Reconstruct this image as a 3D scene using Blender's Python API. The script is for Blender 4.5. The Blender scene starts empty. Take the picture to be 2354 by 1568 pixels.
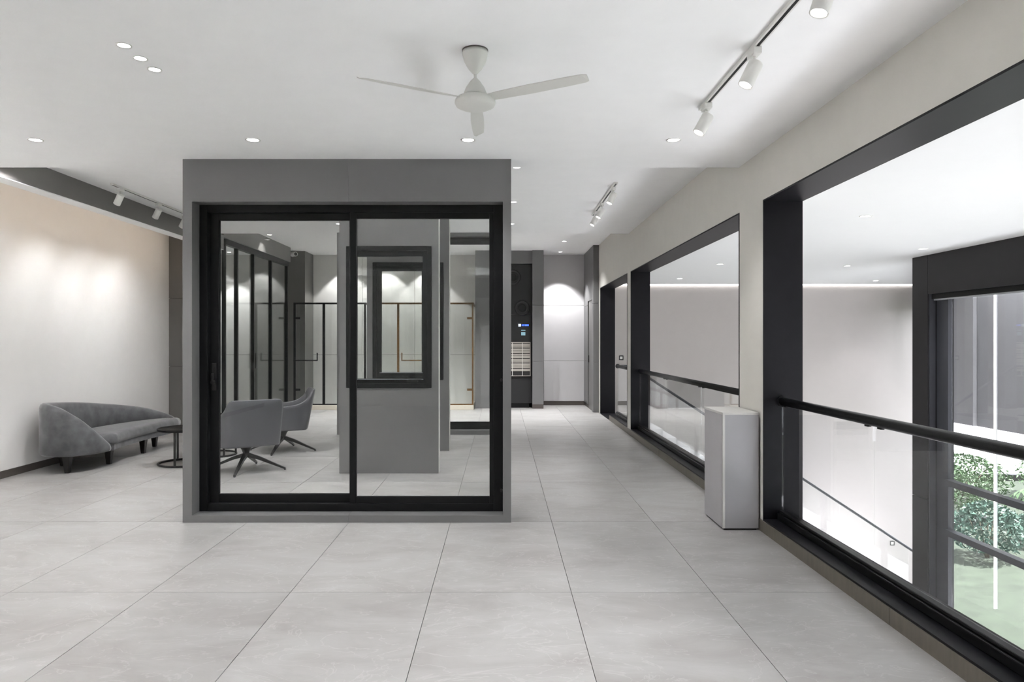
import bpy, bmesh, math, random
from mathutils import Vector, Matrix
random.seed(7)
PI = math.pi
scene = bpy.context.scene
C = scene.collection

# ------------------------------------------------------------------ camera, sky, sun, exposure
F = 1654.0                                   # focal length in pixels of the 2354 px wide frame
H = 1.43                                     # camera height
cam_d = bpy.data.cameras.new('camera')
cam = bpy.data.objects.new('camera', cam_d)
C.objects.link(cam)
cam.location = (0, 0, H)
cam.rotation_euler = (PI / 2, 0, 0)
cam_d.sensor_width = 36.0
cam_d.lens = 36.0 * F / 2354.0
cam_d.shift_x = 25.0 / 2354.0
cam_d.shift_y = 0.4 / 2354.0
cam_d.clip_start = 0.05
scene.camera = cam

world = bpy.data.worlds.new('daylight_sky')
scene.world = world
world.use_nodes = True
wn = world.node_tree.nodes
wl = world.node_tree.links
bg = wn['Background']
bg.inputs['Color'].default_value = (0.93, 0.965, 1.0, 1)
bg.inputs['Strength'].default_value = 3.2

sun_d = bpy.data.lights.new('sun', 'SUN')
sun_d.energy = 25.0
sun_d.angle = 0.01
sun_d.color = (1, 0.985, 0.975)
sun = bpy.data.objects.new('sun', sun_d)
sun.rotation_euler = Vector((-0.52, -0.04, -0.80)).to_track_quat('-Z', 'Y').to_euler()
C.objects.link(sun)

scene.view_settings.view_transform = 'Standard'
scene.view_settings.look = 'None'
scene.view_settings.gamma = 1.0
scene.view_settings.use_curve_mapping = False
scene.view_settings.exposure = 0.42
scene.cycles.max_bounces = 7
scene.cycles.diffuse_bounces = 4
scene.cycles.glossy_bounces = 3
scene.cycles.transmission_bounces = 8
scene.cycles.transparent_max_bounces = 24
scene.cycles.sample_clamp_indirect = 30.0
scene.cycles.use_adaptive_sampling = True
scene.cycles.adaptive_threshold = 0.3
scene.cycles.use_light_tree = True
scene.cycles.caustics_reflective = False
scene.cycles.caustics_refractive = False

# ------------------------------------------------------------------ materials
def lin(c):
    return tuple((v / 12.92 if v <= 0.04045 else ((v + 0.055) / 1.055) ** 2.4) for v in [x / 255.0 for x in c])

MATS = {}
def mat(name, rgb, rough=0.5, metal=0.0, var=0.04, scale=6.0, bump=0.0, bscale=200.0, spec=0.5, sheen=0.0, srgb=True, stretch=None):
    m = bpy.data.materials.new(name)
    m.use_nodes = True
    nt = m.node_tree
    b = nt.nodes['Principled BSDF']
    base = lin(rgb) if srgb else rgb
    tc = nt.nodes.new('ShaderNodeTexCoord')
    src = tc.outputs['Object']
    if stretch:
        mp = nt.nodes.new('ShaderNodeMapping')
        mp.inputs['Scale'].default_value = stretch
        nt.links.new(src, mp.inputs['Vector'])
        src = mp.outputs['Vector']
    nz = nt.nodes.new('ShaderNodeTexNoise')
    nz.inputs['Scale'].default_value = scale
    nz.inputs['Detail'].default_value = 4.0
    nt.links.new(src, nz.inputs['Vector'])
    cr = nt.nodes.new('ShaderNodeValToRGB')
    cr.color_ramp.elements[0].position = 0.3
    cr.color_ramp.elements[1].position = 0.7
    cr.color_ramp.elements[0].color = tuple(max(0, v * (1 - var)) for v in base) + (1,)
    cr.color_ramp.elements[1].color = tuple(min(1, v * (1 + var)) for v in base) + (1,)
    nt.links.new(nz.outputs['Fac'], cr.inputs['Fac'])
    nt.links.new(cr.outputs['Color'], b.inputs['Base Color'])
    b.inputs['Roughness'].default_value = rough
    b.inputs['Metallic'].default_value = metal
    b.inputs['Specular IOR Level'].default_value = spec
    if sheen:
        b.inputs['Sheen Weight'].default_value = sheen
        b.inputs['Sheen Roughness'].default_value = 0.4
    if bump:
        n2 = nt.nodes.new('ShaderNodeTexNoise')
        n2.inputs['Scale'].default_value = bscale
        n2.inputs['Detail'].default_value = 3.0
        nt.links.new(src, n2.inputs['Vector'])
        bp = nt.nodes.new('ShaderNodeBump')
        bp.inputs['Strength'].default_value = bump
        bp.inputs['Distance'].default_value = 0.004
        nt.links.new(n2.outputs['Fac'], bp.inputs['Height'])
        nt.links.new(bp.outputs['Normal'], b.inputs['Normal'])
    MATS[name] = m
    return m

def emit(name, rgb, strength):
    m = bpy.data.materials.new(name)
    m.use_nodes = True
    nt = m.node_tree
    for n in list(nt.nodes):
        if n.type == 'BSDF_PRINCIPLED':
            nt.nodes.remove(n)
    e = nt.nodes.new('ShaderNodeEmission')
    e.inputs['Color'].default_value = tuple(rgb) + (1,)
    e.inputs['Strength'].default_value = strength
    nt.links.new(e.outputs['Emission'], nt.nodes['Material Output'].inputs['Surface'])
    MATS[name] = m
    if name in ('lamp_glow', 'screen_blue', 'screen_white', 'screen_cyan', 'led_tube'):
        m.cycles.emission_sampling = 'NONE'
    return m

def glass(name, tint, refl=1.0):
    """thin architectural pane: clear transmission plus Schlick mirror reflection"""
    m = bpy.data.materials.new(name)
    m.use_nodes = True
    nt = m.node_tree
    for n in list(nt.nodes):
        if n.type == 'BSDF_PRINCIPLED':
            nt.nodes.remove(n)
    t = nt.nodes.new('ShaderNodeBsdfTransparent')
    t.inputs['Color'].default_value = tuple(tint) + (1,)
    g = nt.nodes.new('ShaderNodeBsdfGlossy')
    g.inputs['Roughness'].default_value = 0.0
    g.inputs['Color'].default_value = (1, 1, 1, 1)
    lw = nt.nodes.new('ShaderNodeLayerWeight')
    lw.inputs['Blend'].default_value = 0.5
    p = nt.nodes.new('ShaderNodeMath'); p.operation = 'POWER'; p.inputs[1].default_value = 5.0
    a = nt.nodes.new('ShaderNodeMath'); a.operation = 'MULTIPLY_ADD'
    a.inputs[1].default_value = 0.9 * refl; a.inputs[2].default_value = 0.045 * refl
    nt.links.new(lw.outputs['Facing'], p.inputs[0])
    nt.links.new(p.outputs[0], a.inputs[0])
    mx = nt.nodes.new('ShaderNodeMixShader')
    nt.links.new(a.outputs[0], mx.inputs['Fac'])
    nt.links.new(t.outputs[0], mx.inputs[1])
    nt.links.new(g.outputs[0], mx.inputs[2])
    nt.links.new(mx.outputs[0], nt.nodes['Material Output'].inputs['Surface'])
    MATS[name] = m
    return m

def tile_material():
    m = bpy.data.materials.new('porcelain_tile')
    m.use_nodes = True
    nt = m.node_tree
    L = nt.links.new
    b = nt.nodes['Principled BSDF']
    tc = nt.nodes.new('ShaderNodeTexCoord')
    oi = nt.nodes.new('ShaderNodeObjectInfo')
    off = nt.nodes.new('ShaderNodeVectorMath'); off.operation = 'SCALE'
    off.inputs['Scale'].default_value = 37.0
    cmb = nt.nodes.new('ShaderNodeCombineXYZ')
    L(oi.outputs['Random'], cmb.inputs['X']); L(oi.outputs['Random'], cmb.inputs['Z'])
    L(cmb.outputs[0], off.inputs[0])
    add = nt.nodes.new('ShaderNodeVectorMath'); add.operation = 'ADD'
    L(tc.outputs['Object'], add.inputs[0]); L(off.outputs[0], add.inputs[1])
    mp = nt.nodes.new('ShaderNodeMapping')
    mp.inputs['Scale'].default_value = (1.0, 1.9, 1.0)
    mp.inputs['Rotation'].default_value = (0, 0, 0.35)
    L(add.outputs[0], mp.inputs['Vector'])
    n1 = nt.nodes.new('ShaderNodeTexNoise')
    n1.inputs['Scale'].default_value = 1.6; n1.inputs['Detail'].default_value = 7; n1.inputs['Roughness'].default_value = 0.62
    n1.inputs['Distortion'].default_value = 0.8
    L(mp.outputs[0], n1.inputs['Vector'])
    cr = nt.nodes.new('ShaderNodeValToRGB')
    e = cr.color_ramp.elements
    e[0].position = 0.28; e[0].color = lin((150, 146, 144)) + (1,)
    e[1].position = 0.72; e[1].color = lin((173, 172, 171)) + (1,)
    k = e.new(0.5); k.color = lin((163, 161, 159)) + (1,)
    L(n1.outputs['Fac'], cr.inputs['Fac'])
    # pale veins
    n2 = nt.nodes.new('ShaderNodeTexNoise')
    n2.inputs['Scale'].default_value = 2.6; n2.inputs['Detail'].default_value = 5; n2.inputs['Distortion'].default_value = 1.6
    L(mp.outputs[0], n2.inputs['Vector'])
    v = nt.nodes.new('ShaderNodeValToRGB')
    ve = v.color_ramp.elements
    ve[0].position = 0.485; ve[0].color = (0, 0, 0, 1)
    ve[1].position = 0.515; ve[1].color = (0, 0, 0, 1)
    vm = ve.new(0.5); vm.color = (0.4, 0.4, 0.4, 1)
    L(n2.outputs['Fac'], v.inputs['Fac'])
    mx = nt.nodes.new('ShaderNodeMix'); mx.data_type = 'RGBA'
    L(v.outputs['Color'], mx.inputs['Factor'])
    L(cr.outputs['Color'], mx.inputs['A'])
    mx.inputs['B'].default_value = lin((190, 189, 188)) + (1,)
    # each slab a touch lighter or darker
    mr = nt.nodes.new('ShaderNodeMapRange')
    mr.inputs['To Min'].default_value = 0.94; mr.inputs['To Max'].default_value = 1.04
    L(oi.outputs['Random'], mr.inputs['Value'])
    mu = nt.nodes.new('ShaderNodeVectorMath'); mu.operation = 'SCALE'
    L(mx.outputs['Result'], mu.inputs[0]); L(mr.outputs['Result'], mu.inputs['Scale'])
    L(mu.outputs[0], b.inputs['Base Color'])
    b.inputs['Roughness'].default_value = 0.36
    b.inputs['Specular IOR Level'].default_value = 0.4
    MATS['porcelain_tile'] = m
    return m

tile_material()
mat('ceiling_paint', (246, 246, 246), 0.9, var=0.01, bump=0.03)
mat('wall_white', (226, 224, 220), 0.85, var=0.012, bump=0.04)
mat('wall_cream', (210, 207, 200), 0.85, var=0.015, bump=0.05)
mat('wall_sofa', (229, 227, 225), 0.8, var=0.01, bump=0.04)
mat('void_wall', (190, 184, 182), 0.8, var=0.01, bump=0.03)
mat('void_ceiling', (222, 223, 224), 0.9, var=0.005)
mat('grey_laminate', (112, 111, 111), 0.4, var=0.025, scale=3)
mat('grey_laminate_dark', (108, 106, 103), 0.38, var=0.02, scale=3)
mat('pale_panel', (205, 203, 204), 0.5, var=0.01)
mat('pedestal_panel', (168, 166, 169), 0.45, var=0.012)
mat('edge_band', (206, 204, 200), 0.5, var=0.01)
mat('black_aluminium', (18, 18, 19), 0.45, var=0.08, scale=20, spec=0.2)
mat('black_lining', (22, 21, 25), 0.4, var=0.12, scale=9, bump=0.06, bscale=300, spec=0.16)
mat('black_gloss', (14, 14, 15), 0.3, var=0.05, spec=0.3)
mat('charcoal_cladding', (38, 37, 39), 0.45, var=0.06, spec=0.25)
mat('mullion_metal', (62, 63, 69), 0.4, var=0.03, spec=0.3)
mat('silver_metal', (196, 198, 204), 0.3, metal=0.7, var=0.02)
mat('plinth_brown', (98, 92, 82), 0.4, var=0.12, scale=5, stretch=(1, 6, 1))
mat('baseboard_dark', (78, 72, 68), 0.5, var=0.05)
mat('grout', (96, 92, 88), 0.9, var=0.05)
mat('plastic_white', (226, 225, 221), 0.4, var=0.01)
mat('fan_white', (214, 213, 208), 0.42, var=0.01)
mat('velvet_grey', (92, 92, 94), 0.85, var=0.28, scale=9, bump=0.25, bscale=260, sheen=0.5)
mat('leather_grey', (92, 92, 96), 0.3, var=0.05, scale=5, bump=0.05, bscale=320)
mat('wood_black', (22, 20, 19), 0.35, var=0.1)
mat('metal_black', (20, 19, 19), 0.4, var=0.05)
mat('gold_metal', (116, 84, 44), 0.35, metal=0.6, var=0.06)
mat('curb_stone', (214, 206, 192), 0.5, var=0.03)
mat('cabinet_black', (30, 30, 31), 0.45, var=0.04)
mat('slat_metal', (176, 170, 162), 0.35, metal=0.3, var=0.05)
mat('fabric_dark', (40, 39, 38), 0.8, var=0.05)
mat('stair_white', (222, 222, 224), 0.6, var=0.01)
mat('socket_dark', (60, 58, 58), 0.4, var=0.02)
mat('grass', (48, 57, 44), 0.95, var=0.25, scale=3)
mat('concrete', (204, 205, 207), 0.9, var=0.06, scale=1)
mat('facade_grey', (158, 157, 159), 0.7, var=0.03, scale=1)
mat('soil', (150, 140, 122), 0.95, var=0.2, scale=4)
mat('bark', (92, 82, 66), 0.9, var=0.2, scale=12)
mat('leaf_green', (66, 92, 56), 0.6, var=0.3, scale=3)
mat('leaf_deep', (52, 84, 70), 0.6, var=0.3, scale=3)
mat('palm_green', (88, 118, 76), 0.6, var=0.25, scale=3)
glass('clear_glass', (0.985, 0.99, 0.99), 1.0)
glass('showroom_glass', (0.955, 0.96, 0.955), 0.55)
glass('window_glass', (0.97, 0.975, 0.985), 1.0)
glass('shower_glass', (0.965, 0.975, 0.972), 0.7)
emit('lamp_glow', (1, 0.985, 0.96), 9.0)
emit('led_warm', (1.0, 0.80, 0.62), 9.0)
emit('led_cove', (1.0, 0.99, 0.96), 4.0)
emit('step_fill_glow', (1.0, 0.995, 0.98), 160.0)
emit('led_tube', (1.0, 0.93, 0.84), 5.0)
emit('screen_blue', (0.06, 0.14, 1.0), 2.2)
emit('screen_white', (0.75, 0.85, 1.0), 0.9)
emit('screen_cyan', (0.30, 0.50, 0.58), 0.7)

# ------------------------------------------------------------------ mesh helpers
ORIGIN = {}
def org(parent):
    p = parent
    while p is not None:
        if p.name in ORIGIN:
            return ORIGIN[p.name]
        p = p.parent
    return Vector((0, 0, 0))

class MB:
    """collects shapes and links them as ONE mesh object"""
    def __init__(s):
        s.v = []; s.f = []; s.smooth = []
    def add(s, vs, fs, smooth=False):
        o = len(s.v)
        s.v += [tuple(p) for p in vs]
        s.f += [tuple(i + o for i in f) for f in fs]
        s.smooth += [smooth] * len(fs)
        return s
    def box(s, x0, x1, y0, y1, z0, z1):
        if x0 > x1: x0, x1 = x1, x0
        if y0 > y1: y0, y1 = y1, y0
        if z0 > z1: z0, z1 = z1, z0
        return s.add([(x0, y0, z0), (x1, y0, z0), (x1, y1, z0), (x0, y1, z0), (x0, y0, z1), (x1, y0, z1), (x1, y1, z1), (x0, y1, z1)],
                     [(0, 3, 2, 1), (4, 5, 6, 7), (0, 1, 5, 4), (1, 2, 6, 5), (2, 3, 7, 6), (3, 0, 4, 7)])
    def ring(s, x0, x1, z0, z1, y0, y1, t):
        """rectangular picture-frame ring in the XZ plane; t = (left, right, bottom, top)"""
        l, r, b, tp = t
        s.box(x0, x0 + l, y0, y1, z0, z1); s.box(x1 - r, x1, y0, y1, z0, z1)
        s.box(x0 + l, x1 - r, y0, y1, z0, z0 + b); s.box(x0 + l, x1 - r, y0, y1, z1 - tp, z1)
        return s
    def lathe(s, prof, c=(0, 0, 0), n=32, axis=None, smooth=True):
        """prof: list of (r, z); closed ends when r = 0"""
        vs = []; fs = []
        M = axis if axis is not None else Matrix.Identity(3)
        c = Vector(c)
        for r, z in prof:
            for k in range(n):
                a = 2 * PI * k / n
                vs.append(c + M @ Vector((r * math.cos(a), r * math.sin(a), z)))
        for i in range(len(prof) - 1):
            for k in range(n):
                k2 = (k + 1) % n
                fs.append((i * n + k, i * n + k2, (i + 1) * n + k2, (i + 1) * n + k))
        s.add(vs, fs, smooth)
        return s
    def cyl(s, p0, p1, r0, r1=None, n=16, smooth=True):
        p0 = Vector(p0); p1 = Vector(p1)
        r1 = r0 if r1 is None else r1
        d = p1 - p0
        q = d.to_track_quat('Z', 'Y').to_matrix()
        h = d.length
        vs = []
        for r, z in ((r0, 0), (r1, h)):
            for k in range(n):
                a = 2 * PI * k / n
                vs.append(p0 + q @ Vector((r * math.cos(a), r * math.sin(a), z)))
        fs = [(k, (k + 1) % n, n + (k + 1) % n, n + k) for k in range(n)]
        s.add(vs, fs, smooth)
        s.add(vs[:n], [tuple(range(n - 1, -1, -1))]); s.add(vs[n:], [tuple(range(n))])
        return s
    def torus(s, c, R, r, n=48, m=10):
        vs = []; fs = []
        for i in range(n):
            a = 2 * PI * i / n
            for j in range(m):
                b = 2 * PI * j / m
                vs.append((c[0] + (R + r * math.cos(b)) * math.cos(a), c[1] + (R + r * math.cos(b)) * math.sin(a), c[2] + r * math.sin(b)))
        for i in range(n):
            for j in range(m):
                fs.append((i * m + j, ((i + 1) % n) * m + j, ((i + 1) % n) * m + (j + 1) % m, i * m + (j + 1) % m))
        return s.add(vs, fs, True)
    def bar(s, p0, p1, w0, h0, w1, h1):
        """tapered rectangular bar between two points"""
        p0 = Vector(p0); p1 = Vector(p1)
        d = (p1 - p0).normalized()
        side = d.cross(Vector((0, 0, 1)))
        side = side.normalized() if side.length > 1e-6 else Vector((1, 0, 0))
        up = side.cross(d)
        vs = []
        for p, w, h in ((p0, w0, h0), (p1, w1, h1)):
            for a, b in ((-1, -1), (1, -1), (1, 1), (-1, 1)):
                vs.append(p + side * (a * w / 2) + up * (b * h / 2))
        return s.add(vs, [(3, 2, 1, 0), (4, 5, 6, 7), (0, 1, 5, 4), (1, 2, 6, 5), (2, 3, 7, 6), (3, 0, 4, 7)])
    def prism(s, pts, z0, z1):
        n = len(pts)
        vs = [(p[0], p[1], z0) for p in pts] + [(p[0], p[1], z1) for p in pts]
        fs = [tuple(range(n - 1, -1, -1)), tuple(range(n, 2 * n))] + [(k, (k + 1) % n, n + (k + 1) % n, n + k) for k in range(n)]
        return s.add(vs, fs)
    def build(s, name, material, parent=None, bevel=0.0, seg=2, sub=0, kind=None):
        o = org(parent)
        me = bpy.data.meshes.new(name)
        me.from_pydata([(x - o.x, y - o.y, z - o.z) for x, y, z in s.v], [], s.f)
        me.polygons.foreach_set('use_smooth', s.smooth)
        bm = bmesh.new(); bm.from_mesh(me)
        bmesh.ops.remove_doubles(bm, verts=bm.verts, dist=1e-6)
        bmesh.ops.recalc_face_normals(bm, faces=bm.faces)
        bm.to_mesh(me); bm.free()
        me.materials.append(MATS[material])
        ob = bpy.data.objects.new(name, me)
        C.objects.link(ob)
        if parent is not None:
            ob.parent = parent
        if bevel:
            md = ob.modifiers.new('bevel', 'BEVEL')
            md.width = bevel; md.segments = seg; md.limit_method = 'ANGLE'; md.angle_limit = math.radians(40)
        if sub:
            md = ob.modifiers.new('subdivision', 'SUBSURF')
            md.levels = sub; md.render_levels = sub
        if kind:
            ob['kind'] = kind
        return ob

def thing(name, label, cat, loc=(0, 0, 0), rz=0.0, group=None, local=False):
    """an Empty at the thing's base that parents its parts; local=True: parts are given in local coordinates"""
    o = bpy.data.objects.new(name, None)
    C.objects.link(o)
    o.empty_display_size = 0.1
    o.location = loc
    o.rotation_euler = (0, 0, rz)
    o['label'] = label; o['category'] = cat
    if group: o['group'] = group
    ORIGIN[o.name] = Vector((0, 0, 0)) if local else Vector(loc)
    return o

def tag(o, label, cat, group=None):
    o['label'] = label; o['category'] = cat
    if group: o['group'] = group
    return o

def structure(o, label=None):
    o['kind'] = 'structure'
    if label: o['label'] = label
    return o

def struct_root(name, loc=(0, 0, 0), label=None):
    o = bpy.data.objects.new(name, None)
    C.objects.link(o)
    o.location = loc
    o['kind'] = 'structure'
    if label: o['label'] = label
    ORIGIN[o.name] = Vector(loc)
    return o

def copy_tree(root, loc, rz=0.0, label=None):
    def cp(o, parent):
        c = o.copy(); C.objects.link(c); c.parent = parent
        for ch in list(o.children):
            cp(ch, c)
        return c
    r = cp(root, None)
    r.location = loc; r.rotation_euler = (0, 0, rz)
    if label: r['label'] = label
    return r

def spot_lamp(name, parent, loc, target, energy, size, blend=0.5, radius=0.035, color=(0.985, 0.99, 1.0)):
    d = bpy.data.lights.new(name, 'SPOT')
    d.energy = energy; d.spot_size = size; d.spot_blend = blend; d.shadow_soft_size = radius; d.color = color
    o = bpy.data.objects.new(name, d)
    C.objects.link(o)
    o.location = Vector(loc) - org(parent)
    o.rotation_euler = (Vector(target) - Vector(loc)).to_track_quat('-Z', 'Y').to_euler()
    o.parent = parent
    return o

# ------------------------------------------------------------------ key dimensions (metres)
XL, XR = -5.20, 1.965          # sofa wall, balustrade wall
XR2 = 2.25                     # void side of the balustrade wall
YB = 16.1                      # back wall
Z1, Z2, Z3 = 2.866, 3.09, 3.36 # the three ceiling levels
Y1, Y2 = 5.95, 11.1            # where they step
VZ = 2.57                      # ceiling over the stair void
VB = 14.5                      # back wall of the stair void
LOW = -3.75                    # lower floor and garden level
ROOF = 3.7

# ------------------------------------------------------------------ floor of large slabs
floor = struct_root('floor', (0, 0, 0), 'floor of large pale grey porcelain slabs')
MB().box(-7.2, 2.3, 0.9, YB + 0.3, -0.25, -0.008).build('screed', 'grout', floor)
MB().box(-7.2, 2.3, -4.2, 0.9, -0.25, 0.0).build('plain_slab', 'porcelain_tile', floor)
GAP = 0.0017
def tile_mesh(w, l):
    m = MB().box(-w / 2, w / 2, -l / 2, l / 2, -0.012, 0.0)
    o = m.build('tile', 'porcelain_tile', None)
    return o
full = None
for i in range(9):
    x0 = -5.2 + 0.8 * i; x1 = min(x0 + 0.8, 1.957)
    for k in range(10):
        y0 = 0.9 + 1.6 * k; y1 = min(y0 + 1.6, YB)
        if y1 - y0 < 0.1: continue
        std = abs(x1 - x0 - 0.8) < 1e-4 and abs(y1 - y0 - 1.6) < 1e-4
        if std and full is not None:
            o = full.copy(); C.objects.link(o)
        else:
            o = tile_mesh(x1 - x0 - 2 * GAP, y1 - y0 - 2 * GAP)
            if std: full = o
        o.parent = floor
        o.location = ((x0 + x1) / 2, (y0 + y1) / 2, 0)
MB().box(-7.2, -5.2, 11.3, YB, -0.012, 0.0).build('tile', 'porcelain_tile', floor)

# ------------------------------------------------------------------ ceilings
structure(MB().box(XL - 0.2, XR2, -4.2, Y1 - 0.055, Z1, ROOF).build('ceiling', 'ceiling_paint'), 'low white ceiling over the front of the room')
lp = MB().box(XL, XR - 0.001, Y1 - 0.055, Y1, Z1, Z1 + 0.003)  # lip added to keep the fill strip out of glass reflections
lp.box(XL, XR - 0.001, Y1 - 0.012, Y1, Z1 + 0.003, Z1 + 0.085)
structure(lp.build('trim_6', 'ceiling_paint'), 'white lip along the low ceiling step, added to hide the fill strip')
structure(MB().box(XL - 0.2, XR2, Y1 - 0.055, Y2, Z2, ROOF).build('ceiling', 'ceiling_paint'), 'middle white ceiling one step higher')
structure(MB().box(-7.2, XR2, Y2, YB + 0.3, Z3, ROOF).build('ceiling', 'ceiling_paint'), 'highest white ceiling at the back of the room')

# ------------------------------------------------------------------ sofa wall on the left
structure(MB().box(XL - 0.2, XL, -4.2, 11.3, -0.2, ROOF).build('wall_left', 'wall_sofa'), 'white wall washed by spotlights behind the sofa')
structure(MB().box(XL, XL + 0.014, -4.0, 11.26, 0, 0.078).build('baseboard_left', 'baseboard_dark', bevel=0.002), 'dark baseboard under the sofa wall')
structure(MB().box(XL - 0.2, XR2, -4.4, -4.2, -0.2, ROOF).build('wall_front', 'wall_white'))
# dropped beam in front of it with warm light behind
beam = struct_root('trim_1', (-4.42, 6, 0), 'grey dropped beam along the sofa wall')
MB().box(-4.505, -4.345, Y1 + 0.002, 11.27, 2.866, Z2).build('beam_face', 'grey_laminate_dark', beam)
MB().box(-4.505, -4.347, Y1 + 0.002, 11.27, 2.858, 2.866).build('beam_underside', 'ceiling_paint', beam)
# grey panelled return at the end of the sofa wall, three stacked panels with shadow joints
ret = struct_root('wall_return', (-4.83, 11.3, 0), 'grey panelled end wall behind the sofa')
MB().box(-5.2, -4.46, 11.30, 11.42, 0, ROOF).build('backing', 'baseboard_dark', ret)
for z0, z1 in ((0.0, 1.034), (1.04, 2.095), (2.101, 3.36)):
    MB().box(-5.2, -4.45, 11.26, 11.30, z0, z1).build('wall_panel', 'grey_laminate_dark', ret, bevel=0.002)

# ------------------------------------------------------------------ far left room behind the glass partition
structure(MB().box(-7.4, -7.2, 11.3, YB + 0.3, -0.2, ROOF).build('wall_far', 'wall_white'))
structure(MB().box(-7.2, -5.2, 11.3, 11.42, -0.2, ROOF).build('wall_side', 'wall_white'))
structure(MB().box(-5.62, -4.62, YB - 0.03, YB, 0, Z3).build('wall_panel_back', 'grey_laminate_dark'), 'grey panel on the back wall behind the partition')

# back wall of the main room: panels with thin joints
wb = struct_root('wall_back', (0, YB, 0), 'white panelled back wall')
MB().box(-7.2, XR2, YB, YB + 0.2, -0.2, ROOF).build('backing', 'baseboard_dark', wb)
def wall_panels(x0, x1, zs, m='wall_white', y=YB):
    for z0, z1 in zs:
        MB().box(x0 + 0.003, x1 - 0.003, y - 0.025, y, z0 + 0.003, z1 - 0.003).build('wall_panel', m, wb)
for x0, x1 in ((-7.2, -5.62), (-4.2, -3.1), (-3.1, -1.93), (-1.93, -0.55)):
    wall_panels(x0, x1, ((0.0, 1.13), (1.13, Z3)))
wall_panels(0.95, 1.87, ((0.09, 0.995), (0.995, 2.23), (2.23, Z3)), 'pale_panel')
MB().box(0.955, 1.17, YB - 0.034, YB - 0.025, 0.10, 0.95).build('access_panel', 'pale_panel', wb, bevel=0.002)
structure(MB().box(0.9, 1.87, YB - 0.032, YB, 0, 0.09).build('baseboard_back', 'baseboard_dark'), 'dark baseboard below the pale back wall')
structure(MB().box(-4.6, -4.2, 15.4, YB, 0, Z3).build('wall_pier_left', 'grey_laminate_dark'), 'grey pier beside the black framed shower screen')
structure(MB().box(-0.55, -0.12, 15.3, YB, 0, Z3).build('wall_pier_centre', 'grey_laminate'), 'grey pier between gold shower screen and black cabinet')
pr = struct_root('wall_pier_right', (0.78, 15.26, 0), 'grey panelled pier right of the black cabinet')
MB().box(0.668, 0.89, 15.30, YB, 0, Z3).build('backing', 'baseboard_dark', pr)
for z0, z1 in ((0.09, 1.0), (1.006, 2.19), (2.196, Z3)):
    MB().box(0.662, 0.90, 15.26, 15.30, z0, z1).build('wall_panel', 'grey_laminate', pr, bevel=0.002)
MB().box(0.664, 0.898, 15.255, 15.30, 0, 0.09).build('skirting', 'baseboard_dark', pr)
structure(MB().box(-0.12, 0.668, 15.32, YB, 3.085, Z3).build('wall_bulkhead', 'grey_laminate'), 'grey bulkhead above the black cabinet')

# grey side wall with a flush door beyond the last opening
side = struct_root('wall_side_grey', (1.93, 15.3, 0), 'grey panelled side wall at the far right')
MB().box(1.87, XR2, 14.5, YB, 0, ROOF).build('backing', 'baseboard_dark', side)
for y0, y1, zs in ((15.36, YB - 0.03, ((0.09, 1.0), (1.006, 2.19), (2.196, Z3))), (14.46, 14.66, ((0.0, 1.0), (1.006, 2.19), (2.196, Z3))), (14.66, 15.36, ((2.28, Z3),))):
    for z0, z1 in zs:
        MB().box(1.85, 1.875, y0 + 0.002, y1 - 0.002, z0, z1).build('wall_panel', 'grey_laminate', side)
for z0, z1 in ((0.0, 1.0), (1.006, 2.19), (2.196, Z3)):
    MB().box(1.851, XR - 0.002, 14.44, 14.5, z0, z1).build('wall_panel', 'grey_laminate', side)
dr = struct_root('door_1', (1.9, 15.0, 0), 'grey flush door in the far right side wall')
MB().box(1.868, 1.874, 14.68, 15.34, 0.01, 2.26).build('door_leaf', 'grey_laminate_dark', dr)
MB().box(1.852, 1.868, 15.27, 15.30, 0.98, 1.13).build('door_handle', 'metal_black', dr, bevel=0.004)

# ------------------------------------------------------------------ balustrade wall on the right with three openings
HEAD = 2.488; SILL = 0.087
OPEN = [(-4.0, 5.39), (5.93, 10.90), (11.20, 14.25)]
w = MB()
w.box(XR, XR2, -7.4, -4.2, LOW, ROOF)
w.box(XR, XR2, -4.2, 14.5, HEAD, ROOF)                 # above the openings
w.box(XR, XR2, -4.2, 13.0, LOW, SILL)                  # below the sills
w.box(XR, XR2, 13.0, 14.5, LOW, -0.001)
for y0, y1 in ((-4.2, -4.0), (5.39, 5.93), (10.90, 11.20), (14.25, 14.5)):
    w.box(XR, XR2, y0, y1, SILL, HEAD)
w.box(XR, XR2, 14.25, 14.5, -0.001, SILL)
structure(w.build('wall_right', 'wall_cream'), 'cream wall with three black lined openings to the stair void')
LT = 0.012
lin_no = 2
for i, (y0, y1) in enumerate(OPEN):
    t = struct_root('trim_%d' % lin_no, ((XR + XR2) / 2, y1, 0), 'black lining of a wall opening'); lin_no += 1
    e = 0.004
    MB().box(XR - e, XR2 + e, y1 - LT, y1, SILL if i < 2 else 0.0, HEAD).build('jamb', 'black_lining', t)
    MB().box(XR - e, XR2 + e, y0, y0 + LT, SILL, HEAD).build('jamb', 'black_lining', t)
    MB().box(XR - e, XR2 + e, y0 + LT, y1 - LT, HEAD - LT, HEAD).build('head', 'black_lining', t)
    ye = y1 - LT if i < 2 else 13.0
    MB().box(XR - e, XR2 + e, y0 + LT, ye, SILL, SILL + LT).build('sill', 'black_lining', t)
    if i == 2:
        MB().box(XR - e, 2.7, 13.0, y1 - LT, 0.0, 0.004).build('threshold', 'black_lining', t)
bb = struct_root('baseboard_right', (1.96, 5, 0), 'brown stone plinth along the balustrade wall')
yy = -4.0
cuts = [-4.0, -1.6, 1.0, 3.62, 6.3, 8.9, 11.5, 13.0]
for a, b in zip(cuts[:-1], cuts[1:]):
    MB().box(1.953, XR - 0.0005, a + 0.0015, b - 0.0015, 0, SILL).build('plinth_stone', 'plinth_brown', bb, bevel=0.002)

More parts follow.
